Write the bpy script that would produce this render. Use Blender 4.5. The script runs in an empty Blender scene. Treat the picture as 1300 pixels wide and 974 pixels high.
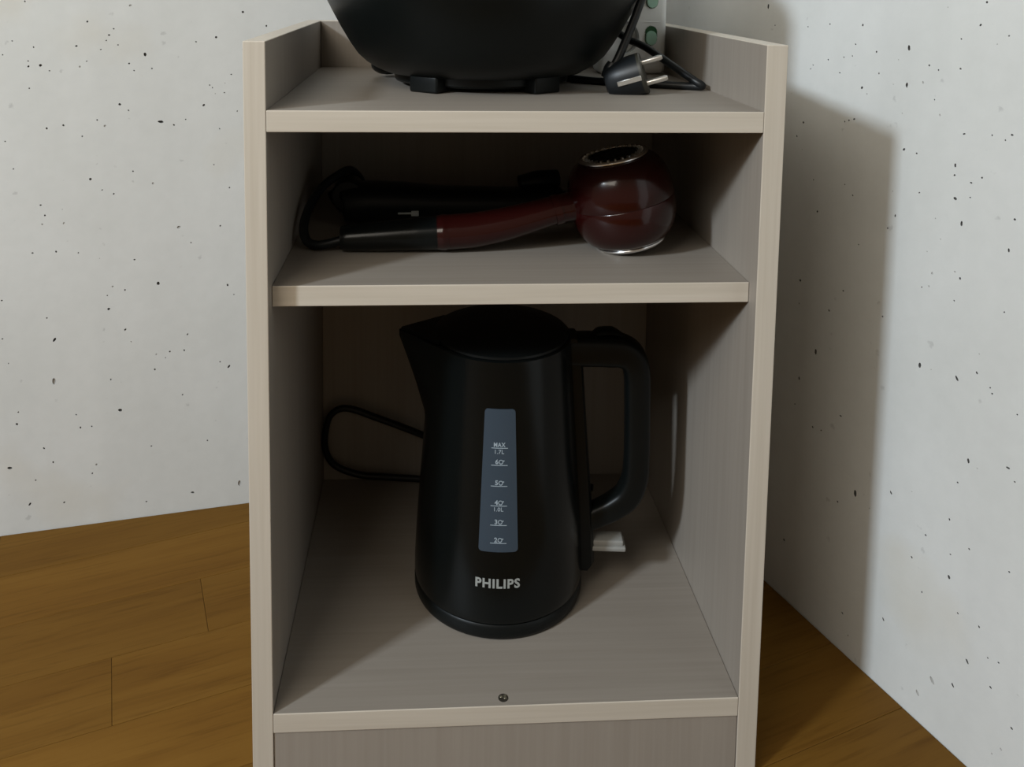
import bpy, bmesh, math, random
from mathutils import Vector, Matrix
from mathutils.geometry import delaunay_2d_cdt
random.seed(7)
S = bpy.context.scene
COL = S.collection
PI = math.pi
H = 0.59                     # height of the cabinet; floor is z = 0

# ------------------------------------------------------------ camera
F, PPX, PPY = 1101.5, 608.55, 82.56           # focal length and optical centre on the 1300 x 974 frame
YAW, PITCH, ROLL = -0.0577, -0.0967, -0.0119
Rm = Matrix.Rotation(YAW, 3, 'Z') @ Matrix.Rotation(PITCH, 3, 'X') @ Matrix.Rotation(ROLL, 3, 'Y')
cd = bpy.data.cameras.new('camera'); cam = bpy.data.objects.new('camera', cd); COL.objects.link(cam)
m = Matrix((Rm.col[0], Rm.col[2], -Rm.col[1])).transposed().to_4x4()
m.translation = Vector((-0.0661, -0.6284, H + 0.0449))
cam.matrix_world = m
cd.sensor_fit = 'HORIZONTAL'; cd.sensor_width = 36.0; cd.lens = F / 1300 * 36
cd.shift_x = (650 - PPX) / 1300; cd.shift_y = (PPY - 487) / 1300
cd.clip_start = 0.01
S.camera = cam

# ------------------------------------------------------------ light
W = bpy.data.worlds.new('room_ambience'); S.world = W; W.use_nodes = True
bg = W.node_tree.nodes['Background']
bg.inputs[0].default_value = (1.0, 0.80, 0.57, 1); bg.inputs[1].default_value = 0.18

def area(name, loc, aim, sx, sy, power, col):
    l = bpy.data.lights.new(name, 'AREA'); l.shape = 'RECTANGLE'; l.size = sx; l.size_y = sy
    l.energy = power; l.color = col
    o = bpy.data.objects.new(name, l); COL.objects.link(o)
    o.location = loc
    o.rotation_euler = (Vector(aim) - Vector(loc)).to_track_quat('-Z', 'Y').to_euler()
    return o
AZ, EL, DIST = math.radians(36.0), math.radians(28.5), 4.2
ld = Vector((math.cos(AZ) * math.cos(EL), math.sin(AZ) * math.cos(EL), -math.sin(EL)))
aim = Vector((0.15, 0.1, 0.35))
area('daylight_window', aim - ld * DIST, aim, 0.30, 0.34, 97, (0.85, 0.975, 1.09))
area('front_left_fill', (-0.75, -0.85, 1.38), (-0.1, 0.1, 0.6), 0.8, 0.7, 9.8, (1.0, 0.93, 0.81))  # added broad soft fill from front left, set close so light falls off downwards
S.view_settings.view_transform = 'Standard'; S.view_settings.look = 'None'
S.view_settings.exposure = 0.0; S.view_settings.gamma = 1.0; S.view_settings.use_curve_mapping = False

# ------------------------------------------------------------ helpers
def V(x, y, z): return Vector((x, y, z + H))   # heights measured from the cabinet top

def tag(o, label=None, cat=None, group=None, kind=None):
    if label: o['label'] = label
    if cat: o['category'] = cat
    if group: o['group'] = group
    if kind: o['kind'] = kind
    return o

def thing(name, label, cat, loc, rz=0.0, group=None):
    o = bpy.data.objects.new(name, None); COL.objects.link(o)
    o.empty_display_size = 0.02
    o.location = loc; o.rotation_euler = (0, 0, rz)
    return tag(o, label, cat, group)

def part(name, bm, mats, root=None, world=False, smooth=True, parent=None):
    """link a bmesh as one object; world=True means bm is in world space and is brought into root's space"""
    if world and root is not None:
        bm.transform(root.matrix_basis.inverted())
    if smooth:
        bmesh.ops.recalc_face_normals(bm, faces=bm.faces[:])
    me = bpy.data.meshes.new(name); bm.to_mesh(me); bm.free()
    for mt in (mats if isinstance(mats, (list, tuple)) else [mats]): me.materials.append(mt)
    if smooth:
        me.shade_smooth()
        me.set_sharp_from_angle(angle=math.radians(38))
    o = bpy.data.objects.new(name, me); COL.objects.link(o)
    p = parent or root
    if p is not None: o.parent = p
    return o

def box(bm, lo, hi, bev=0.0, seg=2, mi=0, M=None):
    lo, hi = Vector(lo), Vector(hi)
    t = bmesh.new(); bmesh.ops.create_cube(t, size=1)
    for v in t.verts: v.co = Vector([lo[i] + (v.co[i] + .5) * (hi[i] - lo[i]) for i in range(3)])
    if bev: bmesh.ops.bevel(t, geom=t.edges[:], offset=bev, segments=seg, affect='EDGES', profile=.5)
    for f in t.faces: f.material_index = mi
    if M is not None: t.transform(M)
    merge(bm, t)

def merge(bm, t):
    me = bpy.data.meshes.new('tmp'); t.to_mesh(me); t.free(); bm.from_mesh(me); bpy.data.meshes.remove(me)

def lathe(bm, prof, n=64, M=None, mi=0, cap0=True, cap1=True, rfun=None, smooth=True):
    """prof = [(r, z)...] turned round z; rfun(phi, z, r) may reshape the radius"""
    t = bmesh.new(); rings = []
    for r, z in prof:
        ring = []
        for i in range(n):
            a = 2 * PI * i / n; rr = rfun(a, z, r) if rfun else r
            ring.append(t.verts.new((rr * math.cos(a), rr * math.sin(a), z)))
        rings.append(ring)
    for a, b in zip(rings, rings[1:]):
        for i in range(n): t.faces.new((a[i], a[(i + 1) % n], b[(i + 1) % n], b[i]))
    if cap0: t.faces.new(rings[0][::-1])
    if cap1: t.faces.new(rings[-1])
    for f in t.faces: f.material_index = mi
    if M is not None: t.transform(M)
    merge(bm, t)

def spline(P, k=8):
    P = [Vector(p) for p in P]; out = []
    Q = [2 * P[0] - P[1]] + P + [2 * P[-1] - P[-2]]
    for i in range(1, len(Q) - 2):
        a, b, c, d = Q[i - 1:i + 3]
        for j in range(k):
            t = j / k
            out.append(.5 * ((2 * b) + (c - a) * t + (2 * a - 5 * b + 4 * c - d) * t * t + (3 * b - a - 3 * c + d) * t ** 3))
    out.append(P[-1]); return out

def tube(bm, path, rad, n=14, k=8, sec=None, up=(0, 0, 1), mi=0, exact=False, pw=2.0):
    """sweep; rad = number or list per control point; sec=(a,b) scales the section sideways/upwards; pw>2 squares it"""
    C = [Vector(p) for p in path] if exact else spline(path, k)
    m_ = len(C)
    if isinstance(rad, (int, float)): R = [rad] * m_
    else:
        R = []
        for i in range(m_):
            x = i / (m_ - 1) * (len(rad) - 1); j = min(int(x), len(rad) - 2); R.append(rad[j] + (rad[j + 1] - rad[j]) * (x - j))
    t = bmesh.new(); rings = []; side = None
    for i, c in enumerate(C):
        T = (C[min(i + 1, m_ - 1)] - C[max(i - 1, 0)]).normalized()
        if side is None:
            u = Vector(up); side = T.cross(u)
            if side.length < 1e-4: side = T.cross(Vector((0, 1, 0)))
            side.normalize()
        else:
            side = (side - T * side.dot(T)).normalized()
        upv = side.cross(T).normalized()
        a_, b_ = sec or (1, 1); ring = []
        for q in range(n):
            an = 2 * PI * q / n; ca, sa = math.cos(an), math.sin(an)
            if pw != 2.0:
                ca = math.copysign(abs(ca) ** (2 / pw), ca); sa = math.copysign(abs(sa) ** (2 / pw), sa)
            ring.append(t.verts.new(c + side * (ca * R[i] * a_) + upv * (sa * R[i] * b_)))
        rings.append(ring)
    for a, b in zip(rings, rings[1:]):
        for i in range(n): t.faces.new((a[i], a[(i + 1) % n], b[(i + 1) % n], b[i]))
    t.faces.new(rings[0][::-1]); t.faces.new(rings[-1])
    for f in t.faces: f.material_index = mi
    merge(bm, t)

def torus(bm, R, r, M=None, n=64, k=10, mi=0):
    t = bmesh.new(); rings = []
    for i in range(n):
        a = 2 * PI * i / n; rings.append([t.verts.new(((R + r * math.cos(2 * PI * j / k)) * math.cos(a), (R + r * math.cos(2 * PI * j / k)) * math.sin(a), r * math.sin(2 * PI * j / k))) for j in range(k)])
    for i in range(n):
        a, b = rings[i], rings[(i + 1) % n]
        for j in range(k): t.faces.new((a[j], b[j], b[(j + 1) % k], a[(j + 1) % k]))
    for f in t.faces: f.material_index = mi
    if M is not None: t.transform(M)
    merge(bm, t)

def frame(origin, zaxis, xhint=(1, 0, 0)):
    z = Vector(zaxis).normalized(); x = Vector(xhint); x = (x - z * x.dot(z)).normalized(); y = z.cross(x)
    M = Matrix((x, y, z)).transposed().to_4x4(); M.translation = Vector(origin); return M

# ------------------------------------------------------------ materials
def mat(name, col=(.5, .5, .5), rough=.5, metal=0.0, **kw):
    m_ = bpy.data.materials.new(name); m_.use_nodes = True
    b = m_.node_tree.nodes['Principled BSDF']
    b.inputs['Base Color'].default_value = (*col, 1); b.inputs['Roughness'].default_value = rough; b.inputs['Metallic'].default_value = metal
    for k_, v_ in kw.items(): b.inputs[k_.replace('_', ' ')].default_value = v_
    return m_, m_.node_tree, b

def nd(nt, typ, **kw):
    n = nt.nodes.new(typ)
    for k_, v_ in kw.items():
        if k_ in n.inputs: n.inputs[k_].default_value = v_
        else: setattr(n, k_, v_)
    return n

def noise(nt, vec, scale, detail=4, rough=.55, dist=0.0):
    n = nt.nodes.new('ShaderNodeTexNoise'); n.inputs['Scale'].default_value = scale; n.inputs['Detail'].default_value = detail
    n.inputs['Roughness'].default_value = rough; n.inputs['Distortion'].default_value = dist
    nt.links.new(vec, n.inputs['Vector']); return n.outputs['Fac']

def ramp(nt, fac, stops):
    r = nt.nodes.new('ShaderNodeValToRGB'); e = r.color_ramp.elements
    while len(e) < len(stops): e.new(.5)
    for el, (p_, c) in zip(e, stops):
        el.position = p_; el.color = (*c, 1) if len(c) == 3 else c
    nt.links.new(fac, r.inputs['Fac']); return r.outputs['Color']

def mixc(nt, fac, a, b, mode='MIX'):
    n = nt.nodes.new('ShaderNodeMix'); n.data_type = 'RGBA'; n.blend_type = mode
    for sock, v_ in ((n.inputs[0], fac), (n.inputs[6], a), (n.inputs[7], b)):
        if isinstance(v_, (int, float)): sock.default_value = v_
        elif isinstance(v_, tuple): sock.default_value = (*v_, 1)
        else: nt.links.new(v_, sock)
    return n.outputs[2]

def mapping(nt, scale, rnd=False, rot=(0, 0, 0)):
    tc = nt.nodes.new('ShaderNodeTexCoord'); mp = nt.nodes.new('ShaderNodeMapping')
    mp.inputs['Scale'].default_value = scale; mp.inputs['Rotation'].default_value = rot
    nt.links.new(tc.outputs['Object'], mp.inputs['Vector'])
    if rnd:
        oi = nt.nodes.new('ShaderNodeObjectInfo'); mul = nt.nodes.new('ShaderNodeMath'); mul.operation = 'MULTIPLY'; mul.inputs[1].default_value = 37.0
        nt.links.new(oi.outputs['Random'], mul.inputs[0]); cb = nt.nodes.new('ShaderNodeCombineXYZ')
        for i in range(3): nt.links.new(mul.outputs[0], cb.inputs[i])
        nt.links.new(cb.outputs[0], mp.inputs['Location'])
        return mp.outputs['Vector'], oi.outputs['Random']
    return mp.outputs['Vector'], None

def bump(nt, b, h, strength, dist=.001):
    n = nt.nodes.new('ShaderNodeBump'); n.inputs['Strength'].default_value = strength; n.inputs['Distance'].default_value = dist
    nt.links.new(h, n.inputs['Height']); nt.links.new(n.outputs[0], b.inputs['Normal'])

def laminate(name, axis, lo=(.295, .260, .222), hi=(.326, .290, .250)):
    m_, nt, b = mat(name, rough=.48)
    sc = [230.0, 230.0, 230.0]; sc[axis] = 5.0
    v, _ = mapping(nt, sc); sc2 = [55.0] * 3; sc2[axis] = 2.2; v2, _ = mapping(nt, sc2)
    g = noise(nt, v, 1.0, 3, .6); g2 = noise(nt, v2, 1.0, 3, .5)
    c1 = ramp(nt, g, [(.3, lo), (.7, hi)])
    c2 = ramp(nt, g2, [(.3, (.95, .95, .95)), (.7, (1, 1, 1))])
    nt.links.new(mixc(nt, 1.0, c1, c2, 'MULTIPLY'), b.inputs['Base Color'])
    bump(nt, b, g, .12, .0004)
    return m_
LAM_X, LAM_Z = laminate('laminate_grain_across', 0, (.262, .231, .197), (.290, .258, .222)), laminate('laminate_grain_upright', 2)
BAND_X = laminate('edge_band_across', 0, (.53, .475, .395), (.59, .535, .455))
BAND_Z = laminate('edge_band_upright', 2, (.53, .475, .395), (.59, .535, .455))

def concrete():
    m_, nt, b = mat('concrete', rough=.78)
    v, _ = mapping(nt, (1, 1, 1)); vs, _ = mapping(nt, (9, 9, .7))
    big = noise(nt, v, 3.2, 5, .6, .3); st = noise(nt, vs, 1.6, 3, .5); fine = noise(nt, v, 70, 4, .6)
    c = ramp(nt, big, [(.3, (.67, .685, .665)), (.7, (.745, .76, .75))])
    c = mixc(nt, 1.0, c, ramp(nt, st, [(.3, (.93, .93, .93)), (.7, (1, 1, 1))]), 'MULTIPLY')
    c = mixc(nt, 1.0, c, ramp(nt, fine, [(.3, (.965, .965, .965)), (.7, (1, 1, 1))]), 'MULTIPLY')
    # faint grey flecks, most cells empty
    vo = nt.nodes.new('ShaderNodeTexVoronoi'); vo.inputs['Scale'].default_value = 58
    nz = nt.nodes.new('ShaderNodeTexNoise'); nz.inputs['Scale'].default_value = 190; nz.inputs['Detail'].default_value = 2; nt.links.new(v, nz.inputs['Vector'])
    wv = nt.nodes.new('ShaderNodeVectorMath'); wv.operation = 'MULTIPLY_ADD'; wv.inputs[1].default_value = (.0075, .0075, .0075)
    nt.links.new(nz.outputs['Color'], wv.inputs[0]); nt.links.new(v, wv.inputs[2]); nt.links.new(wv.outputs[0], vo.inputs['Vector'])
    sep = nt.nodes.new('ShaderNodeSeparateColor'); nt.links.new(vo.outputs['Color'], sep.inputs[0])
    thr = nd(nt, 'ShaderNodeMapRange'); nt.links.new(sep.outputs[0], thr.inputs[0]); thr.inputs[1].default_value = .55; thr.inputs[2].default_value = 1.0; thr.inputs[3].default_value = 0.0; thr.inputs[4].default_value = .19
    lt = nd(nt, 'ShaderNodeMath', operation='SUBTRACT'); nt.links.new(thr.outputs[0], lt.inputs[0]); nt.links.new(vo.outputs['Distance'], lt.inputs[1])
    sm = nd(nt, 'ShaderNodeMapRange'); nt.links.new(lt.outputs[0], sm.inputs[0]); sm.inputs[1].default_value = 0.0; sm.inputs[2].default_value = .09; sm.inputs[3].default_value = 0; sm.inputs[4].default_value = .36
    c = mixc(nt, sm.outputs[0], c, (.33, .335, .33))
    # soft ochre stains
    sn = noise(nt, v, 5.0, 3, .5); sf = ramp(nt, sn, [(.64, (0, 0, 0)), (.76, (.35, .35, .35))])
    c = mixc(nt, sf, c, (.60, .55, .44))
    nt.links.new(c, b.inputs['Base Color'])
    bump(nt, b, fine, .18, .0012)
    return m_
CONC = concrete()
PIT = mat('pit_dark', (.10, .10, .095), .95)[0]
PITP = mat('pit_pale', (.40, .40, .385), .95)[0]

def floorwood():
    m_, nt, b = mat('floor_wood', rough=.55, Specular_IOR_Level=.12)
    v, rnd = mapping(nt, (2.2, 26, 26), True); vf, _ = mapping(nt, (14, 260, 60), True)
    g = noise(nt, v, 1.0, 5, .6, .9); f = noise(nt, vf, 1.0, 3, .6)
    c = ramp(nt, g, [(.25, (.132, .060, .0085)), (.5, (.163, .078, .0115)), (.75, (.190, .095, .016))])
    c = mixc(nt, 1.0, c, ramp(nt, f, [(.28, (.80, .77, .7)), (.48, (1, 1, 1))]), 'MULTIPLY')
    rv = nd(nt, 'ShaderNodeMapRange'); nt.links.new(rnd, rv.inputs[0]); rv.inputs[3].default_value = .90; rv.inputs[4].default_value = 1.08
    hs = nt.nodes.new('ShaderNodeHueSaturation'); nt.links.new(rv.outputs[0], hs.inputs['Value']); nt.links.new(c, hs.inputs['Color'])
    nt.links.new(hs.outputs[0], b.inputs['Base Color']); bump(nt, b, f, .1, .0004)
    return m_
FLOORW = floorwood()
SUB = mat('subfloor', (.05, .03, .012), .9)[0]

def plastic(name, col, rough, bs=.05, scale=900, spec=.5):
    m_, nt, b = mat(name, col, rough, Specular_IOR_Level=spec)
    v, _ = mapping(nt, (1, 1, 1)); f = noise(nt, v, scale, 2, .5); bump(nt, b, f, bs, .0003)
    rr = nd(nt, 'ShaderNodeMapRange'); nt.links.new(noise(nt, v, 22, 3), rr.inputs[0]); rr.inputs[3].default_value = rough * .85; rr.inputs[4].default_value = rough * 1.15
    nt.links.new(rr.outputs[0], b.inputs['Roughness'])
    return m_
BLK_GLOSS = plastic('black_gloss_plastic', (.0030, .0042, .0042), .24, spec=.26)
BLK_SATIN = plastic('black_satin_plastic', (.0036, .0048, .0048), .40, spec=.24)
COOKER = plastic('cooker_coating', (.0030, .0046, .0046), .40, .15, spec=.22)
CORD = plastic('cord_rubber', (.0055, .007, .008), .42, spec=.35)
PLUGM = plastic('plug_plastic', (.007, .009, .011), .42, spec=.35)
PLUGF = plastic('plug_face', (.028, .026, .018), .5)
RED = mat('red_lacquer', (.021, .0024, .0020), .2, .0, Specular_IOR_Level=.35, Coat_Weight=.22, Coat_Roughness=.06)[0]
CHROME = mat('chrome', (.85, .85, .85), .2, 1.0)[0]
DARKIN = mat('dark_inside', (.004, .004, .004), .6)[0]
WHITEP = plastic('white_plastic', (.84, .87, .87), .35, .03)
GREEN_L = mat('green_rocker', (.40, .66, .54), .28, 0, Transmission_Weight=.0, Subsurface_Weight=.15, Subsurface_Radius=(.004, .01, .006))[0]
GREEN_D = mat('green_rocker_dark', (.012, .085, .03), .25)[0]
GREYP = plastic('grey_plastic', (.30, .30, .285), .35, .03)
GAUGE = plastic('gauge_plastic', (.042, .063, .088), .32, .03)
PRINT = mat('silver_print', (.33, .35, .34), .45)[0]
PRINT2 = mat('pale_print', (.33, .40, .46), .5)[0]
STEEL = mat('screw_steel', (.33, .30, .22), .4, .8)[0]
HOLE = mat('hole_dark', (.02, .016, .01), .8)[0]
PRONG = mat('prong_metal', (.85, .85, .83), .32, 1.0)[0]
PIN = mat('pin_cap', (.62, .58, .50), .5)[0]

# ------------------------------------------------------------ setting: two concrete walls and a plank floor
CX, CY = 0.20391, 0.48051                                     # corner of the two walls
DL = Vector((-0.98111, -0.19344, 0)); DR = Vector((0.33857, -0.94094, 0))
# air holes in the cast concrete: along the wall (mm), height (mm), radius (0.1 mm), shape letters
PITS_LEFT = """494,596,13 660,585,10 633,577,8 638,570,10 641,564,7 629,559,7 672,558,10 715,557,8 601,548,18 618,538,10 594,532,8 709,537,14 721,536,10 721,542,7 700,531,7 524,567,12 546,562,8 722,607,8 615,603,13p 629,492,13 620,485,8 653,475,8 688,470,10 705,467,10 669,457,8 645,468,13p 586,471,20h 572,467,10 539,489,13 559,473,7 508,524,7 532,512,7 529,509,7 516,503,7 515,514,5 526,502,5 617,415,8 662,408,14 638,390,9 650,395,7 740,423,7 529,419,7 512,391,8 569,347,17p 523,346,9 714,381,9 710,369,9 713,359,10p 691,359,10p 700,327,10 724,327,9 692,375,5 596,400,12p 677,324,7 618,312,9 747,454,7 746,549,7 736,564,7 468,580,10 669,535,10p 662,541,7 502,481,7 522,461,7 556,328,7 655,316,5 721,512,8 613,530,7 647,554,7 593,282,17 516,274,11 647,256,13 712,251,8 757,275,8 648,272,7 642,282,11p 629,277,9 705,225,17d 630,230,11 624,215,6 562,218,9 566,199,9 582,199,9 587,192,6 599,179,10 597,197,9p 516,174,15d 526,181,8 647,172,8 638,134,18 681,118,10 669,118,8 685,134,8 745,144,8 747,130,12 720,98,10 711,80,10 665,71,12p 670,61,8 756,79,18h 730,61,8 737,33,14d 701,30,10 560,22,14h 506,26,24pv 612,18,8 605,86,8 542,85,8 569,145,8 509,262,6 758,231,8 753,202,6 707,176,27pv"""
PITS_RIGHT = """239,612,17v 250,593,7 296,594,6 324,598,7 363,599,10 483,623,9 479,605,10 503,598,6 494,591,5 463,593,6 414,582,17v 356,581,7 380,576,8 377,577,5 343,568,6 353,570,6 324,564,7 305,557,6 302,553,6 339,553,7 384,557,7 400,549,5 414,550,15v 430,554,9p 366,542,12 372,537,7p 435,569,8 444,566,6 464,569,8 442,541,6 448,529,8p 471,517,9h 495,520,6 511,523,9 506,518,6 348,508,7 353,510,8 359,512,10 296,499,10 288,484,9 415,494,11 428,493,8 465,490,12v 465,482,8 489,485,8 480,479,8 433,460,7 467,463,14 480,467,6 474,444,14v 518,459,9 450,442,5 406,455,5 410,434,9v 403,421,7 320,415,10 362,441,7 313,445,6 352,449,6 456,426,5 515,434,10v 444,412,5 278,526,4 296,472,4 372,397,6 411,525,5 449,618,5 404,571,5 302,340,11 341,323,10 302,316,7 357,348,8 327,276,19v 307,240,12v 403,340,7 450,395,10p 476,399,9 479,401,7 471,403,7p 441,380,6 448,383,8p 472,379,6 515,385,6 444,312,17v 479,316,14d 496,328,9 497,344,5 510,317,7 508,321,6 455,313,5 531,310,6 494,253,13v 527,265,11h 531,264,6 533,257,6 384,162,22v 423,185,11d 364,142,9 362,227,9h 328,199,9 339,201,7 481,195,8 303,211,7 486,230,7 444,198,5 401,157,7p 502,251,5 481,194,12v 460,168,8 448,140,9 484,146,13 460,116,7 500,181,7 423,64,11d 421,65,8 494,121,7 513,123,8 505,87,13d 531,106,7 475,46,22dp 494,57,12d 526,81,9 462,24,17dp 545,62,9 538,38,9p 534,184,7 531,28,7p 297,61,10 377,37,9 385,20,6 484,166,6 522,103,6"""

def wall(name, d, inward, length, height, spec, seed):
    rng = random.Random(seed)
    o2 = Vector((CX, CY, 0))
    pits = []
    for s in spec.split():
        a, b, c = s.split(','); fl = ''.join(ch for ch in c if ch.isalpha()); c = float(c.rstrip('vhdp'))
        pits.append([float(a) / 1000, float(b) / 1000, c / 10000 * 1.08, fl])
    for i in range(150):                                       # the same kind of holes on the rest of the wall
        s_, z_ = rng.uniform(.05, length - .05), rng.uniform(.03, height - .05)
        if all((s_ - p[0]) ** 2 + (z_ - p[1]) ** 2 > .03 ** 2 for p in pits) and (s_ > .8 or z_ > .72):
            pits.append([s_, z_, rng.choice([.0005, .0006, .0008, .0012]), ''])
    keep = []
    for p in pits:
        if all(math.hypot(p[0] - q[0], p[1] - q[1]) > 2.3 * (p[2] + q[2]) for q in keep) and p[1] > p[2] * 2.5: keep.append(p)
    pts = [(0, -.004), (length, -.004), (length, height), (0, height)]; edges = [(0, 1), (1, 2), (2, 3), (3, 0)]; loops = []
    for s_, z_, r, fl in keep:
        n = 9; asp = rng.uniform(1.0, 1.5); an = rng.uniform(0, PI)
        if 'v' in fl: asp, an = 2.0, PI / 2 + rng.uniform(-.15, .15)
        if 'h' in fl: asp, an = 2.0, rng.uniform(0, .4)
        if 'd' in fl: asp, an = 2.0, 2.2
        k0 = len(pts)
        for i in range(n):
            t = 2 * PI * i / n; x = r * asp ** .5 * math.cos(t) * rng.uniform(.82, 1.15); y = r / asp ** .5 * math.sin(t) * rng.uniform(.82, 1.15)
            pts.append((s_ + x * math.cos(an) - y * math.sin(an), z_ + x * math.sin(an) + y * math.cos(an)))
            edges.append((k0 + i, k0 + (i + 1) % n))
        loops.append((k0, n, s_, z_, r, 'p' in fl or r < .00058))
    co, _, faces, *_ = delaunay_2d_cdt([Vector(p) for p in pts], edges, [], 0, 1e-7)
    owner = {}
    for k, (k0, n, *_r) in enumerate(loops):
        for i in range(n): owner[k0 + i] = k
    bm = bmesh.new()
    P3 = lambda s_, z_, dep=0.0: o2 + d * s_ - inward * dep + Vector((0, 0, z_))
    vs = [bm.verts.new(P3(c.x, c.y)) for c in co]
    for f in faces:
        ks = {owner.get(i, -1) for i in f}
        if len(ks) == 1 and -1 not in ks: continue             # inside an air hole
        bm.faces.new([vs[i] for i in f])
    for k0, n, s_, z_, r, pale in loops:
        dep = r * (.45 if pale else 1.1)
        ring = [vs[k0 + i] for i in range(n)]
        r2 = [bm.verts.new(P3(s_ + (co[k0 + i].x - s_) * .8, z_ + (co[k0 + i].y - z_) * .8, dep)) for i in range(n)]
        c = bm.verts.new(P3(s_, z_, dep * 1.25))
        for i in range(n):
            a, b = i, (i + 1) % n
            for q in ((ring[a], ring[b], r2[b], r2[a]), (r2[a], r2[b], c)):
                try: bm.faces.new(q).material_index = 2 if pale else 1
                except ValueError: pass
    # thickness
    fr = vs[:4]; bk = [bm.verts.new(v.co - inward * .1) for v in fr]
    bm.faces.new(bk[::-1])
    for i in range(4): bm.faces.new((fr[i], fr[(i + 1) % 4], bk[(i + 1) % 4], bk[i]))
    bmesh.ops.recalc_face_normals(bm, faces=bm.faces[:])
    o = part(name, bm, [CONC, PIT, PITP], smooth=False)
    return tag(o, kind='structure')

IN_L = Vector((0.19344, -0.98111, 0)); IN_R = Vector((-0.94094, -0.33857, 0))
wall('wall_left', DL, IN_L, 1.7, 2.3, PITS_LEFT, 3)
wall('wall_right', DR, IN_R, 2.2, 2.3, PITS_RIGHT, 5)

bm = bmesh.new()                                               # floor bed, then its planks
q = [Vector((CX, CY, 0)) + DL * a + IN_L * b for a, b in ((-.36, -.05), (1.7, -.05), (1.7, 2.2), (-.36, 2.2))]
top = [bm.verts.new(p + Vector((0, 0, -.006))) for p in q]; bot = [bm.verts.new(p + Vector((0, 0, -.06))) for p in q]
bm.faces.new(top); bm.faces.new(bot[::-1])
for i in range(4): bm.faces.new((top[i], bot[i], bot[(i + 1) % 4], top[(i + 1) % 4]))
floor = tag(part('floor', bm, SUB, smooth=False), kind='structure')
rng = random.Random(11)
PU, PV = Vector((-.94094, -.33857, 0)), DR                      # planks run square to the right wall, rows parallel to it
def clip(poly, a, b, c):                                        # keep a*u + b*v >= c
    out = []
    for (u0, v0), (u1, v1) in zip(poly, poly[1:] + poly[:1]):
        d0, d1 = a * u0 + b * v0 - c, a * u1 + b * v1 - c
        if d0 >= 0: out.append((u0, v0))
        if d0 * d1 < 0: k_ = d0 / (d0 - d1); out.append((u0 + (u1 - u0) * k_, v0 + (v1 - v0) * k_))
    return out
for k in range(-4, 26):
    v0 = .044 + .081 * k; v1 = v0 + .081
    us = [.0012] + {0: [.557], 1: [.644], -1: [.36], -2: [.31], -3: [.28], 2: [.40], 3: [.52]}.get(k, [rng.uniform(.12, .6)])
    while us[-1] + .5 < 1.66: us.append(us[-1] + rng.uniform(.44, .54))
    us.append(1.70)
    for a, b in zip(us, us[1:]):
        g = .00016
        poly = clip([(a + g, v0 + g), (b - g, v0 + g), (b - g, v1 - g), (a + g, v1 - g)], .152, 1.0, .0012)
        if len(poly) < 3: continue
        area2 = abs(sum(p[0] * q[1] - q[0] * p[1] for p, q in zip(poly, poly[1:] + poly[:1])))
        if area2 < .0004: continue
        cu, cv = sum(p[0] for p in poly) / len(poly), sum(p[1] for p in poly) / len(poly)
        bm = bmesh.new(); dz = rng.uniform(-.0001, 0); T = []; Mv = []; B = []
        for u, v in poly:
            du, dv = u - cu, v - cv; e = .0004
            tu, tv = du - math.copysign(min(e, abs(du) * .5), du), dv - math.copysign(min(e, abs(dv) * .5), dv)
            T.append(bm.verts.new((tu, tv, dz))); Mv.append(bm.verts.new((du, dv, dz - .00025))); B.append(bm.verts.new((du, dv, -.006)))
        n = len(poly); bm.faces.new(T)
        for X, Y in ((T, Mv), (Mv, B)):
            for i in range(n): bm.faces.new((X[i], Y[i], Y[(i + 1) % n], X[(i + 1) % n]))
        bmesh.ops.recalc_face_normals(bm, faces=bm.faces[:])
        me = bpy.data.meshes.new('plank')
        bm.to_mesh(me); bm.free(); me.materials.append(FLOORW)
        o = bpy.data.objects.new('plank', me); COL.objects.link(o); o.parent = floor
        o.location = Vector((CX, CY, 0)) + PU * cu + PV * cv
        o.rotation_euler = (0, 0, math.atan2(PU.y, PU.x))

# ------------------------------------------------------------ cabinet
XO, XI, T, D = .2, .184, .016, .3187
Z1, ZM, ZB, RM = -.0501, -.1865, -.5231, .0152
cab = thing('shelf_cabinet', 'open beige wood-grain cabinet with a raised tray top and three tiers', 'cabinet', (0, 0, 0))
def board(name, lo, hi, mt, band=None, bev=.0006):
    bm = bmesh.new(); box(bm, V(*lo), V(*hi), bev, 2)
    if band:                                                   # lighter edge banding along the front (and top) edges
        for f in bm.faces:
            c = f.calc_center_median()
            if (c.y < lo[1] + .0005 and name != "back_panel") or (band is BAND_Z and c.z > hi[2] + H - .0005): f.material_index = 1
    return part(name, bm, [mt, band] if band else mt, cab, smooth=False)
sides = [board('side_panel', (-XO, 0, -H), (-XI, D + T, 0), LAM_Z, BAND_Z), board('side_panel', (XI, 0, -H), (XO, D + T, 0), LAM_Z, BAND_Z)]
E_ = .0002
board('back_panel', (-XI + E_, D, -H + .01), (XI - E_, D + T, 0), LAM_Z, BAND_Z)
board('tray_board', (-XI + E_, 0, Z1 - T), (XI - E_, D - E_, Z1), LAM_X, BAND_X)
board('middle_shelf', (-XI + E_, RM, ZM - T), (XI - E_, D - E_, ZM), LAM_X, BAND_X)
bb = board('bottom_board', (-XI + E_, 0, ZB - T), (XI - E_, D - E_, ZB), LAM_X, BAND_X)
board('kick_board', (-XI + E_, .0012, -H), (XI - E_, T + .0012, ZB - T - .0004), LAM_Z)
bm = bmesh.new()                                               # screw sunk in the bottom board: dark cup, slotted steel head
lathe(bm, [(.0040, 0), (.0040, .0003), (.0030, .0003), (.0028, .00012)], 24, frame(V(-.0043, .0078, ZB), (0, 0, 1)), 0)
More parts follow.
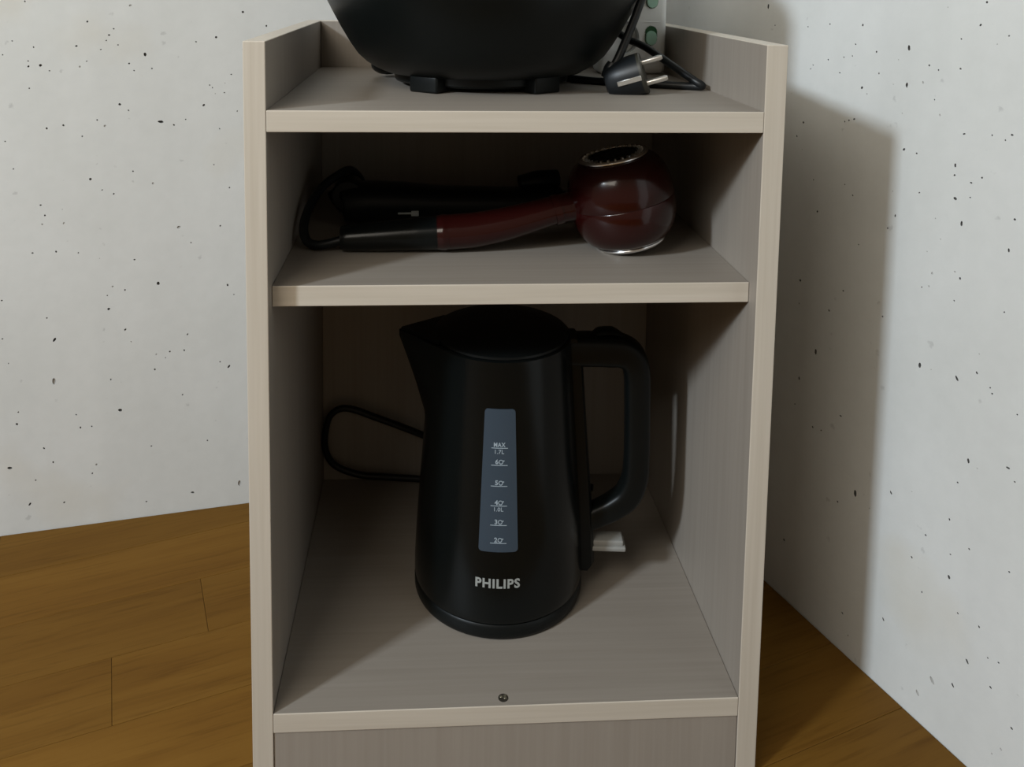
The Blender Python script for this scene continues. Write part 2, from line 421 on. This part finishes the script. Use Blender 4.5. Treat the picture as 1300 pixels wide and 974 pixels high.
screw = part('screw_hole', bm, HOLE, cab)
bm = bmesh.new()
box(bm, (-.0026, .0002, .0002), (-.0004, .0022, .00065), .0002, 1, 0, frame(V(-.0043, .0078, ZB), (0, 0, 1)))
box(bm, (.0004, -.0014, .0002), (.0026, .0028, .0008), .0002, 1, 0, frame(V(-.0043, .0078, ZB), (0, 0, 1)))
tag(part('screw_head', bm, STEEL, cab, parent=screw), label='slotted steel screw head')
for x, y, z, s in ((-XI, .0319, -.3092, 1), (XI, .0424, -.3143, -1)):
    bm = bmesh.new(); lathe(bm, [(.0022, 0), (.0020, .0006), (.0012, .0009)], 16, frame(V(x, y, z), (s, 0, 0)))
    tag(part('pin_cap', bm, PIN, cab), label='small pale plug in the pin hole')

# ------------------------------------------------------------ kettle on its power base (bottom tier)
KC = V(.002, .146, ZB)
KR = math.radians(-5.0)
pb = thing('kettle_dock', 'round black plinth with a looped cord, directly under the kettle', 'kettle stand', KC, KR)
bm = bmesh.new()
lathe(bm, [(.076, 0), (.0782, .0015), (.079, .004), (.079, .0115), (.0775, .0135), (.070, .0140)], 72)
part('base_plate', bm, BLK_SATIN, pb)
bm = bmesh.new()
tube(bm, [V(.035, .222, ZB + .0062), V(.028, .250, ZB + .0045), V(-.01, .285, ZB + .0040), V(-.050, .302, ZB + .0040), V(-.0767, .306, ZB + .0060), V(-.1122, .306, -.5140),
          V(-.1431, .305, -.5098), V(-.1694, .305, -.4980), V(-.1795, .304, -.4788), V(-.1790, .303, -.4557), V(-.1722, .303, -.4370),
          V(-.155, .304, -.4313), V(-.121, .305, -.4440), V(-.0725, .305, -.4640), V(-.0145, .304, -.4910), V(.03, .302, -.506), V(.075, .300, ZB + .0040), V(.12, .285, ZB + .0040)], .0037, 12, 8)
part('power_cord', bm, CORD, pb, world=True)

ket = thing('kettle', 'black plastic electric kettle with grey-blue water gauge, on bottom tier', 'kettle', KC + Vector((0, 0, .0141)), KR)
KPROF = [(.0772, .0004), (.0785, .0012), (.0790, .004), (.0788, .018), (.0775, .045), (.0757, .075), (.0735, .105), (.0712, .135), (.0692, .165), (.0672, .195), (.0658, .215), (.0652, .2250), (.0648, .2295)]
def krad(h):
    for (r0, h0), (r1, h1) in zip(KPROF, KPROF[1:]):
        if h <= h1: return r0 + (r1 - r0) * max(0, (h - h0)) / (h1 - h0)
    return KPROF[-1][0]
def spout(a, h, r):
    """V-shaped spout on the local -x side: tangents from the round body to a point"""
    if h < .150: return r
    tip = r + (.0965 - r) * min(1, (h - .150) / (.225 - .150)) ** .92
    if tip <= r * 1.001: return r
    phi = abs((a - PI + PI) % (2 * PI) - PI); phi = min(abs(a - PI), 2 * PI - abs(a - PI))
    p0 = math.acos(r / tip)
    if phi >= p0: return r
    return min(r / math.cos(p0 - phi), tip * .985)
prof = []
for i in range(46):
    h = .004 + (.2295 - .004) * i / 45; prof.append((krad(h), h))
prof = KPROF[:2] + prof
bm = bmesh.new()
lathe(bm, prof + [(.0628, .2305), (.0615, .2290)], 144, None, 0, True, True, spout)
part('kettle_body', bm, BLK_GLOSS, ket)
bm = bmesh.new()
def lidf(a, z, r): return spout(a, .2300, r) if r > .055 else r
lathe(bm, [(.0600, .2285), (.0622, .2308), (.0618, .2328), (.0585, .2345), (.040, .2360), (.02, .2366), (.004, .2368)], 96)
part('lid', bm, BLK_SATIN, ket)
bm = bmesh.new()                                               # flat cover over the spout
t = bmesh.new(); tri = [(-.0940, 0), (-.0560, .0315), (-.045, 0), (-.0560, -.0315)]
a_ = [t.verts.new((x, y, .2298)) for x, y in tri]; b_ = [t.verts.new((x * .985, y * .97, .2330)) for x, y in tri]
t.faces.new(a_); t.faces.new(b_)
for i in range(4): t.faces.new((a_[i], a_[(i + 1) % 4], b_[(i + 1) % 4], b_[i]))
merge(bm, t); part('spout_cover', bm, BLK_SATIN, ket)
# handle: strap down the body, bar at the top, grip, return at the bottom
bm = bmesh.new()
tube(bm, [(.058, 0, .2155), (.075, 0, .2160), (.098, 0, .2160), (.1130, 0, .2145), (.1225, 0, .2065), (.1262, 0, .1920), (.1272, 0, .170), (.1278, 0, .145), (.1282, 0, .115), (.1270, 0, .092),
          (.1205, 0, .0745), (.108, 0, .0635), (.0935, 0, .0555), (.080, 0, .049)], [.0140, .0145, .0145, .0140, .0126, .0118, .0116, .0116, .0118, .0118, .0114, .0108, .0105], 24, 8, (1.0, 1.0), (0, 1, 0), pw=3.4)
handle = part('handle', bm, BLK_SATIN, ket)
bm = bmesh.new()
for (h0, h1) in ((.006, .230),):
    t = bmesh.new(); rows = []
    for i in range(40):
        h = h0 + (h1 - h0) * i / 39; rr = krad(h); out = .0115 - .003 * (h / .234); w = .0125
        if i in (0, 39): out *= .55
        pts = [(rr - .004, -w), (rr + out * .75, -w), (rr + out, -w * .62), (rr + out, w * .62), (rr + out * .75, w), (rr - .004, w)]
        rows.append([t.verts.new((x, y, h)) for x, y in pts])
    for a, b in zip(rows, rows[1:]):
        for i in range(6): t.faces.new((a[i], a[(i + 1) % 6], b[(i + 1) % 6], b[i]))
    t.faces.new(rows[0]); t.faces.new(rows[-1]); merge(bm, t)
part('handle_strap', bm, BLK_SATIN, ket)
bm = bmesh.new()
tube(bm, [(.083, 0, .2290), (.090, 0, .2325), (.102, 0, .2335), (.112, 0, .2295)], [.0025, .0055, .0055, .003], 14, 6, (1.5, .6), (0, 0, 1))
part('lid_button', bm, BLK_SATIN, ket)
bm = bmesh.new()
box(bm, (.0845, -.0075, .0262), (.1175, .0085, .0325), .0016, 3)
box(bm, (.0845, -.0098, .0232), (.1195, .0098, .0278), .0014, 3)
tag(part('switch_lever', bm, GREYP, ket), label='light grey switch lever at the foot of the handle')

# flat shapes wrapped on the round body, front = local -y
def wrap(bm, off):
    for v in bm.verts:
        h = v.co.y; r = krad(h) + off + v.co.z; a = -PI / 2 + v.co.x / krad(h)
        v.co = Vector((r * math.cos(a), r * math.sin(a), h))
def rr_poly(hw0, hw1, h0, h1, rad, n=6):
    """rounded trapezoid outline, bottom half width hw0, top hw1"""
    c = [(hw0, h0, -PI / 2), (hw1, h1, 0), (-hw1, h1, PI / 2), (-hw0, h0, PI)]; out = []
    for x, y, a0 in c:
        cx = x - math.copysign(rad, x); cy = y + (rad if y == h0 else -rad)
        for i in range(n + 1):
            a = a0 + PI / 2 * i / n; out.append((cx + rad * math.cos(a), cy + rad * math.sin(a)))
    return out
def panel(outline, thick, rows=26):
    """outline filled as a grid of strips so that it can bend, with an edge going down to the body"""
    ys = sorted({round(y, 6) for x, y in outline}); lo, hi = ys[0], ys[-1]
    for i in range(1, rows): ys.append(lo + (hi - lo) * i / rows)
    ys = sorted(set(ys)); bm = bmesh.new(); n = len(outline); strips = []
    def span(y):
        xs = []
        for (x0, y0), (x1, y1) in zip(outline, outline[1:] + outline[:1]):
            if abs(y1 - y0) < 1e-9:
                if abs(y - y0) < 1e-9: xs += [x0, x1]
            elif min(y0, y1) - 1e-9 <= y <= max(y0, y1) + 1e-9: xs.append(x0 + (x1 - x0) * (y - y0) / (y1 - y0))
        return min(xs), max(xs)
    for y in ys:
        a, b = span(y); strips.append([bm.verts.new((a, y, -.0006))] + [bm.verts.new((a + (b - a) * i / 8, y, thick)) for i in range(9)] + [bm.verts.new((b, y, -.0006))])
    for s, t in zip(strips, strips[1:]):
        for i in range(10): bm.faces.new((s[i], s[i + 1], t[i + 1], t[i]))
    for s in (strips[0], strips[-1]): bm.faces.new(s)
    return bm
PXH = .0007098                                                 # metres of body height per row of the markings
hh = lambda px: .2025 - .0141 + (519 - px) * PXH + .0015        # row -> height on the body
bm = panel(rr_poly(.0169, .0131, hh(693), hh(519), .0030), .0008); wrap(bm, 0)
gauge = part('water_gauge', bm, GAUGE, ket)

def text_bm(s, height, bold=0.0, width=None, bend=True):
    cu = bpy.data.curves.new('t', 'FONT'); cu.body = s; cu.size = 1; cu.offset = bold; cu.resolution_u = 3; cu.align_x = 'LEFT'; cu.space_character = 1.0 + bold * 3.6; cu.fill_mode = 'FRONT'
    o = bpy.data.objects.new('t', cu); COL.objects.link(o)
    dg = bpy.context.evaluated_depsgraph_get(); dg.update()
    me = bpy.data.meshes.new_from_object(o.evaluated_get(dg))
    bpy.data.objects.remove(o); bpy.data.curves.remove(cu)
    bm = bmesh.new(); bm.from_mesh(me); bpy.data.meshes.remove(me)
    xs = [v.co.x for v in bm.verts]; ys = [v.co.y for v in bm.verts]
    sy = height / (max(ys) - min(ys)); sx = sy if width is None else width / (max(xs) - min(xs)); mx = (max(xs) + min(xs)) / 2; my = min(ys)
    for v in bm.verts: v.co = Vector(((v.co.x - mx) * sx, (v.co.y - my) * sy, 0))
    return bm
def flatrect(bm, x0, x1, y0, y1, n=6):
    a = [bm.verts.new((x0 + (x1 - x0) * i / n, y0, 0)) for i in range(n + 1)]; b = [bm.verts.new((x0 + (x1 - x0) * i / n, y1, 0)) for i in range(n + 1)]
    for i in range(n): bm.faces.new((a[i], a[i + 1], b[i + 1], b[i]))
def cup(bm, cx, y0, s):
    """little cup sign: round bowl outline with an ear and a foot"""
    n = 16; r = s * .5; w = s * .17; o = []; i_ = []
    for k in range(n):
        a = 2 * PI * k / n; o.append(bm.verts.new((cx + r * math.cos(a), y0 + r + r * math.sin(a), 0))); i_.append(bm.verts.new((cx + (r - w) * math.cos(a), y0 + r + (r - w) * math.sin(a), 0)))
    for k in range(n): bm.faces.new((o[k], o[(k + 1) % n], i_[(k + 1) % n], i_[k]))
    flatrect(bm, cx + r * .9, cx + r * 1.45, y0 + s * .62, y0 + s * .86, 1)
    flatrect(bm, cx - r * .55, cx + r * .55, y0 - s * .02, y0 + s * .10, 1)
bm = bmesh.new(); PXW = .000685
def put(s, row, hpx, dx=0, bold=.018, wpx=None):
    t = text_bm(s, hpx * PXH, bold, None if wpx is None else wpx * PXW)
    for v in t.verts: v.co.x += dx * PXW; v.co.y += hh(row)
    merge(bm, t)
for row in (566, 587, 612.4, 636.4, 660, 681.9): flatrect(bm, -10.2 * PXW, 10.2 * PXW, hh(row + .45), hh(row - .45))
put('MAX', 564.6, 5.4, 0, .03, 14.5); put('1.7L', 573.0, 5.0, 0, .014, 11.5); put('1.0L', 643.0, 5.0, 0, .014, 11.5)
for dgt, row in (('6', 585.6), ('5', 611.2), ('4', 635.2), ('3', 658.8), ('2', 680.8)):
    put(dgt, row, 5.9, -3.2, .03); cup(bm, 2.0 * PXW, hh(row), 5.6 * PXH)
wrap(bm, .00105)
tag(part('gauge_markings', bm, PRINT2, ket, smooth=False, parent=gauge), label='white fill-level numbers, lines and cup signs')
bm = text_bm('PHILIPS', 12.0 * PXH, .036, 56.5 * PXW)
for v in bm.verts: v.co.y += hh(738.6)
bmesh.ops.subdivide_edges(bm, edges=[e for e in bm.edges if e.calc_length() > .003], cuts=2)
wrap(bm, .00035)
tag(part('lettering', bm, PRINT, ket, smooth=False), label='silver capital lettering')

# ------------------------------------------------------------ hair dryer lying in the middle tier
DY = .105
ax = Vector((-.2217, 0, .9751))                                # barrel axis, leaning to the left
dc = V(.1018, DY, -.1424)
dry = thing('hair_dryer', 'dark red hair dryer with chrome-rimmed ends, lying on the middle shelf', 'hair dryer', V(.1018, DY, ZM))
MB = frame(dc, ax, (1, 0, .2))
bm = bmesh.new()
lathe(bm, [(.0290, -.0372), (.0318, -.0362), (.0365, -.0325), (.0408, -.0265), (.0436, -.0190), (.0453, -.0100), (.0460, -.0006), (.0456, 0), (.0460, .0006), (.0455, .0100), (.0440, .0190), (.0414, .0265), (.0372, .0325), (.0322, .0362), (.0294, .0374)], 80, MB)
barrel = part('barrel', bm, RED, dry, world=True)
for s in (1, -1):
    Mr = frame(dc + ax * (.0385 * s), ax * s, (1, 0, .2))
    bm = bmesh.new()
    torus(bm, .0290, .0017, Mr, 80, 10); torus(bm, .0262, .0009, Mr @ Matrix.Translation((0, 0, .0006)), 64, 8)
    ring = tag(part('chrome_rim', bm, CHROME, dry, world=True), label='bright chrome rim round the barrel end')
    bm = bmesh.new(); lathe(bm, [(.0275, -.0015), (.0255, -.001), (.014, .0004), (.0015, .0012)], 48, Mr)
    part('grille_disc', bm, DARKIN, dry, world=True, parent=ring)
    bm = bmesh.new()
    for i in range(26):
        a = 2 * PI * i / 26
        box(bm, (.0222, -.0007, -.0006), (.0264, .0007, .0024), 0, 1, 0, Mr @ Matrix.Rotation(a, 4, 'Z'))
    torus(bm, .0200, .0006, Mr @ Matrix.Translation((0, 0, .0008)), 48, 6, 1); torus(bm, .0125, .0006, Mr @ Matrix.Translation((0, 0, .0016)), 40, 6, 1)
    part('grille_bars', bm, [PRONG, BLK_SATIN], dry, world=True, parent=ring)
bm = bmesh.new()
tube(bm, [V(.066, DY - .001, -.1475), V(.0575, .1035, -.1493), V(.0432, .102, -.1520), V(.022, .101, -.1580), V(-.001, .1, -.1640), V(-.026, .1, -.1688), V(-.0485, .1, -.1708)],
     [.0150, .0125, .0120, .0130, .0140, .0148, .0150], 24, 8, (1.15, 1))
part('handle', bm, RED, dry, world=True)
bm = bmesh.new()
tube(bm, [V(.0475, .1022, -.1511), V(.0415, .1018, -.1527)], [.0131, .0131], 24, 3, (1.15, 1))
part('neck_ring', bm, RED, dry, world=True)
bm = bmesh.new()
tube(bm, [V(-.0480, .1, -.1706), V(-.0530, .1, -.1709), V(-.0585, .1, -.1712)], [.0146, .0154, .0146], 24, 4, (1.15, 1))
part('folding_joint', bm, RED, dry, world=True)
bm = bmesh.new()
tube(bm, [V(-.0575, .1, -.1711), V(-.075, .1, -.1720), V(-.105, .1, -.1738), V(-.132, .1, -.1752), V(-.1405, .1, -.1757)], [.0146, .0140, .0126, .0110, .0098], 24, 8, (1.15, 1))
tag(part('grip_end', bm, BLK_GLOSS, dry, world=True), label='glossy black grip end')
bm = bmesh.new()
tube(bm, [V(-.138, .1, -.1770), V(-.150, .1, -.1800), V(-.1610, .101, -.1820), V(-.1700, .106, -.1800), V(-.1745, .116, -.1709), V(-.1732, .14, -.1601), V(-.1665, .17, -.1500),
          V(-.1530, .190, -.1415), V(-.143, .207, -.1400), V(-.136, .224, -.150), V(-.130, .24, -.166), V(-.12, .26, -.180), V(-.08, .275, -.1825), V(0, .28, -.1825), V(.09, .275, -.1825)], .0040, 12, 8)
part('power_cord', bm, CORD, dry, world=True)

dry.location.z += .0005
# black styling tool behind the handle
st = thing('styling_tool', 'bulky black hair styling tool lying behind the dryer handle, white mark on side', 'styling tool', V(-.05, .19, ZM))
bm = bmesh.new()
tube(bm, [V(-.1500, .186, -.1685), V(-.146, .187, -.1675), V(-.125, .188, -.1665), V(-.090, .188, -.1672), V(-.055, .189, -.1690), V(-.01, .190, -.1698), V(.035, .190, -.1700), V(.062, .191, -.1700)],
     [.0130, .0176, .0196, .0188, .0172, .0166, .0164, .0160], 24, 8, (1.35, 1), pw=2.6)
part('tool_body', bm, BLK_SATIN, st, world=True)
bm = bmesh.new()
lathe(bm, [(.0135, -.014), (.015, -.012), (.015, .012), (.0135, .014)], 28, frame(V(-.142, .188, -.1575), (0, 1, 0)))
part('hinge_cap', bm, BLK_SATIN, st, world=True)
bm = bmesh.new()
tube(bm, [V(.022, .198, -.1500), V(.040, .200, -.1475), V(.060, .202, -.1465)], [.0065, .0085, .0080], 16, 6, (1.5, 1))
part('nozzle_tip', bm, BLK_SATIN, st, world=True)
bm = bmesh.new()
yv = .1622
box(bm, V(-.0945, yv - .0010, -.1715), V(-.0815, yv + .003, -.1700), .0003, 1); box(bm, V(-.0822, yv - .0012, -.1732), V(-.0752, yv + .003, -.1686), .0004, 1)
tag(part('printed_mark', bm, PRINT, st, world=True, smooth=False), label='small white mark: thin line ending in a square')

# ------------------------------------------------------------ cooker standing on the tray
CC = V(-.018, .175, Z1)
ck = thing('rice_cooker', 'large round black cooker with tapered bowl-shaped body standing on the tray top', 'cooker', CC)
bm = bmesh.new()
lathe(bm, [(.078, .0115), (.088, .0125), (.0925, .0142), (.0990, .0172), (.1065, .0220), (.1135, .0285), (.1205, .0385), (.1285, .0520), (.1360, .0660), (.1430, .0800), (.1468, .0950), (.1486, .1120), (.1492, .1350), (.1488, .1600), (.1475, .1700)], 96)
part('cooker_body', bm, COOKER, ck)
bm = bmesh.new(); lathe(bm, [(.076, .0036), (.0790, .0042), (.0805, .0060), (.0805, .0120), (.078, .0128)], 72); part('base_ring', bm, BLK_SATIN, ck)
for dg in (234, 305.5, 50, 130):
    bm = bmesh.new(); M_ = Matrix.Rotation(math.radians(dg), 4, 'Z')
    box(bm, (.070, -.0145, 0), (.0915, .0145, .0150), .0022, 3, 0, M_)
    part('foot', bm, BLK_SATIN, ck)
for dg in (150, 30):
    bm = bmesh.new(); M_ = Matrix.Rotation(math.radians(dg), 4, 'Z') @ Matrix.Translation((.1020, 0, .0125)) @ Matrix.Diagonal((.9, 1.3, .62, 1))
    t = bmesh.new(); bmesh.ops.create_uvsphere(t, u_segments=24, v_segments=14, radius=.0165); t.transform(M_); merge(bm, t)
    part('side_lug', bm, BLK_SATIN, ck)
bm = bmesh.new(); lathe(bm, [(.1450, .1695), (.1490, .1700), (.1494, .1760), (.1450, .1800), (.1150, .1960), (.06, .2050), (.005, .2075)], 80); lid = part('lid', bm, BLK_GLOSS, ck)
bm = bmesh.new(); lathe(bm, [(.012, .2065), (.011, .2150), (.019, .2200), (.019, .2270), (.012, .2300)], 32); part('lid_knob', bm, BLK_SATIN, ck, parent=lid)

# ------------------------------------------------------------ white power strip standing on end behind the cooker
SX0, SX1, SY0, SY1 = .1088, .1795, .258, .2955
ps = thing('power_strip', 'white power strip with green rocker switches, stood on end in the tray corner', 'power strip', V((SX0 + SX1) / 2, (SY0 + SY1) / 2, Z1))
SXC, SWX = .1335, .1628
bm = bmesh.new(); box(bm, V(SX0, SY0, Z1), V(SX1, SY1, Z1 + .345), .0065, 4)
body = part('strip_body', bm, WHITEP, ps, world=True)
rows = [-.0118 + .0385 * k for k in range(8)]
cut = bmesh.new()
for z in rows: lathe(cut, [(.0172, 0), (.0172, .017)], 40, frame(V(SXC, SY0 - .003, z), (0, 1, 0)))
cut_me = bpy.data.meshes.new('cut'); bmesh.ops.recalc_face_normals(cut, faces=cut.faces[:]); cut.to_mesh(cut_me); cut.free()
co = bpy.data.objects.new('cut', cut_me); COL.objects.link(co)
co.matrix_world = Matrix.Translation(-ps.location); 
co.parent = ps
co.matrix_parent_inverse = Matrix.Identity(4); co.matrix_basis = Matrix.Translation(-ps.location)
mod = body.modifiers.new('b', 'BOOLEAN'); mod.operation = 'DIFFERENCE'; mod.solver = 'EXACT'; mod.object = co
dg_ = bpy.context.evaluated_depsgraph_get(); dg_.update()
nm = bpy.data.meshes.new_from_object(body.evaluated_get(dg_)); body.modifiers.clear(); body.data = nm
bpy.data.objects.remove(co)
nm.shade_smooth(); nm.set_sharp_from_angle(angle=math.radians(38))
for k, z in enumerate(rows):
    bm = bmesh.new(); Mf = frame(V(SXC, SY0 + .0130, z), (0, -1, 0))
    lathe(bm, [(.0165, .0004), (.0165, .0012), (.002, .0013)], 32, Mf)
    sk = tag(part('socket_floor', bm, WHITEP, ps, world=True))
    bm = bmesh.new()
    for s in (-1, 1): lathe(bm, [(.0024, .0012), (.0022, .0016)], 12, frame(V(SXC + .0067 * s, SY0 + .0130, z - .0067 * s), (0, -1, 0)))
    part('contact_hole', bm, DARKIN, ps, world=True, parent=sk)
    def pill(z0, z1_, hw, y0, y1, mt, name, par=None):
        bm = bmesh.new(); t = bmesh.new(); n = 8; o = []
        for cz, a0 in ((z1_ - hw, 0), (z0 + hw, PI)):
            for i in range(n + 1): a = a0 + PI * i / n; o.append((SWX + hw * math.cos(a), cz + hw * math.sin(a)))
        A = [t.verts.new(V(x, y1, zz)) for x, zz in o]; B = [t.verts.new(V(x, y0, zz)) for x, zz in o]
        t.faces.new(A); t.faces.new(B)
        for i in range(len(o)): t.faces.new((A[i], A[(i + 1) % len(o)], B[(i + 1) % len(o)], B[i]))
        bmesh.ops.bevel(t, geom=[e for e in t.edges if all(v in B for v in e.verts)], offset=.0006, segments=2, affect='EDGES')
        merge(bm, t); return part(name, bm, mt, ps, world=True, parent=par)
    zc = z + .0022
    fr = tag(pill(zc - .0108, zc + .0108, .0067, SY0 - .0006, SY0 + .002, GREEN_D, 'rocker_switch'), label='green rocker switch' if k == 0 else None)
    pill(zc - .0096, zc + .0052, .0056, SY0 - .0030, SY0 + .002, GREEN_L, 'rocker_key', fr)
    bm = bmesh.new(); box(bm, V(SWX - .0075, SY0 - .0005, zc + .0138), V(SWX + .0075, SY0 + .001, zc + .0144), .0001, 1); part('raised_line', bm, WHITEP, ps, world=True)

# ------------------------------------------------------------ mains lead with its plug lying beside the cooker
pl = thing('mains_lead', 'black mains lead ending in a round two-pin plug beside the cooker', 'power cord', V(.100, .105, Z1))
pax = Vector((.90, -.26, .30)).normalized()
pf = V(.1165, .1010, -.0320)                                   # middle of the plug face
Mp = frame(pf, pax, (0, .45, 1))
bm = bmesh.new()
lathe(bm, [(.0085, -.0330), (.0130, -.0315), (.0158, -.0270), (.0172, -.0180), (.0180, -.0080), (.0182, -.0015)], 36, Mp)
plug = tag(part('plug', bm, PLUGM, pl, world=True), label='round black plug with two metal pins')
bm = bmesh.new(); lathe(bm, [(.0182, -.0020), (.0182, .0002), (.0172, .0012), (.004, .0012)], 36, Mp); part('plug_face', bm, PLUGF, pl, world=True, parent=plug)
for s in (-1, 1):
    bm = bmesh.new(); lathe(bm, [(.0024, .0005), (.0024, .0170), (.0016, .0190)], 16, Mp @ Matrix.Translation((.0095 * s, 0, 0)))
    part('plug_pin', bm, PRONG, pl, world=True, parent=plug)
bm = bmesh.new()
cam_side = Mp @ Matrix.Rotation(math.radians(0), 4, 'Z')
best = None
for q in range(72):                                            # earth strip on the flank that faces the room
    d_ = (Mp.to_3x3() @ Matrix.Rotation(2 * PI * q / 72, 3, 'Z') @ Vector((1, 0, 0)))
    sc_ = d_.dot(Vector((-.1, -1, -.10)))
    if best is None or sc_ > best[0]: best = (sc_, q)
box(bm, (.0168, -.0022, -.0220), (.0186, .0022, -.0012), .0004, 1, 0, Mp @ Matrix.Rotation(2 * PI * best[1] / 72, 4, 'Z'))
part('earth_strip', bm, PRONG, pl, world=True, parent=plug)
bm = bmesh.new()
tube(bm, [V(.0885, .1060, -.0360), V(.0895, .1055, -.0290), V(.0915, .1055, -.0240)], [.0072, .0062, .0050], 16, 5)
part('strain_relief', bm, PLUGM, pl, world=True, parent=plug)
bm = bmesh.new()
tube(bm, [V(.0895, .1055, -.0300), V(.0915, .1050, -.0270), V(.0960, .1050, -.0185), V(.1044, .110, -.0005), V(.1112, .114, .0150), V(.1172, .117, .0300), V(.1260, .123, .0480), V(.1380, .142, .0690), V(.1460, .190, .0800),
          V(.1400, .222, .0600), V(.1280, .236, .0280), V(.1165, .225, .0040), V(.1230, .206, -.0080), V(.1370, .178, -.0155), V(.1540, .150, -.0290), V(.1690, .128, -.0410), V(.1755, .1235, -.0455),
          V(.1700, .128, -.0466), V(.1500, .136, -.0466), V(.1330, .144, -.0466), V(.1080, .155, -.0466), V(.0860, .168, -.0466), V(.0640, .185, -.0460)], .0036, 12, 8)
part('cable', bm, CORD, pl, world=True)
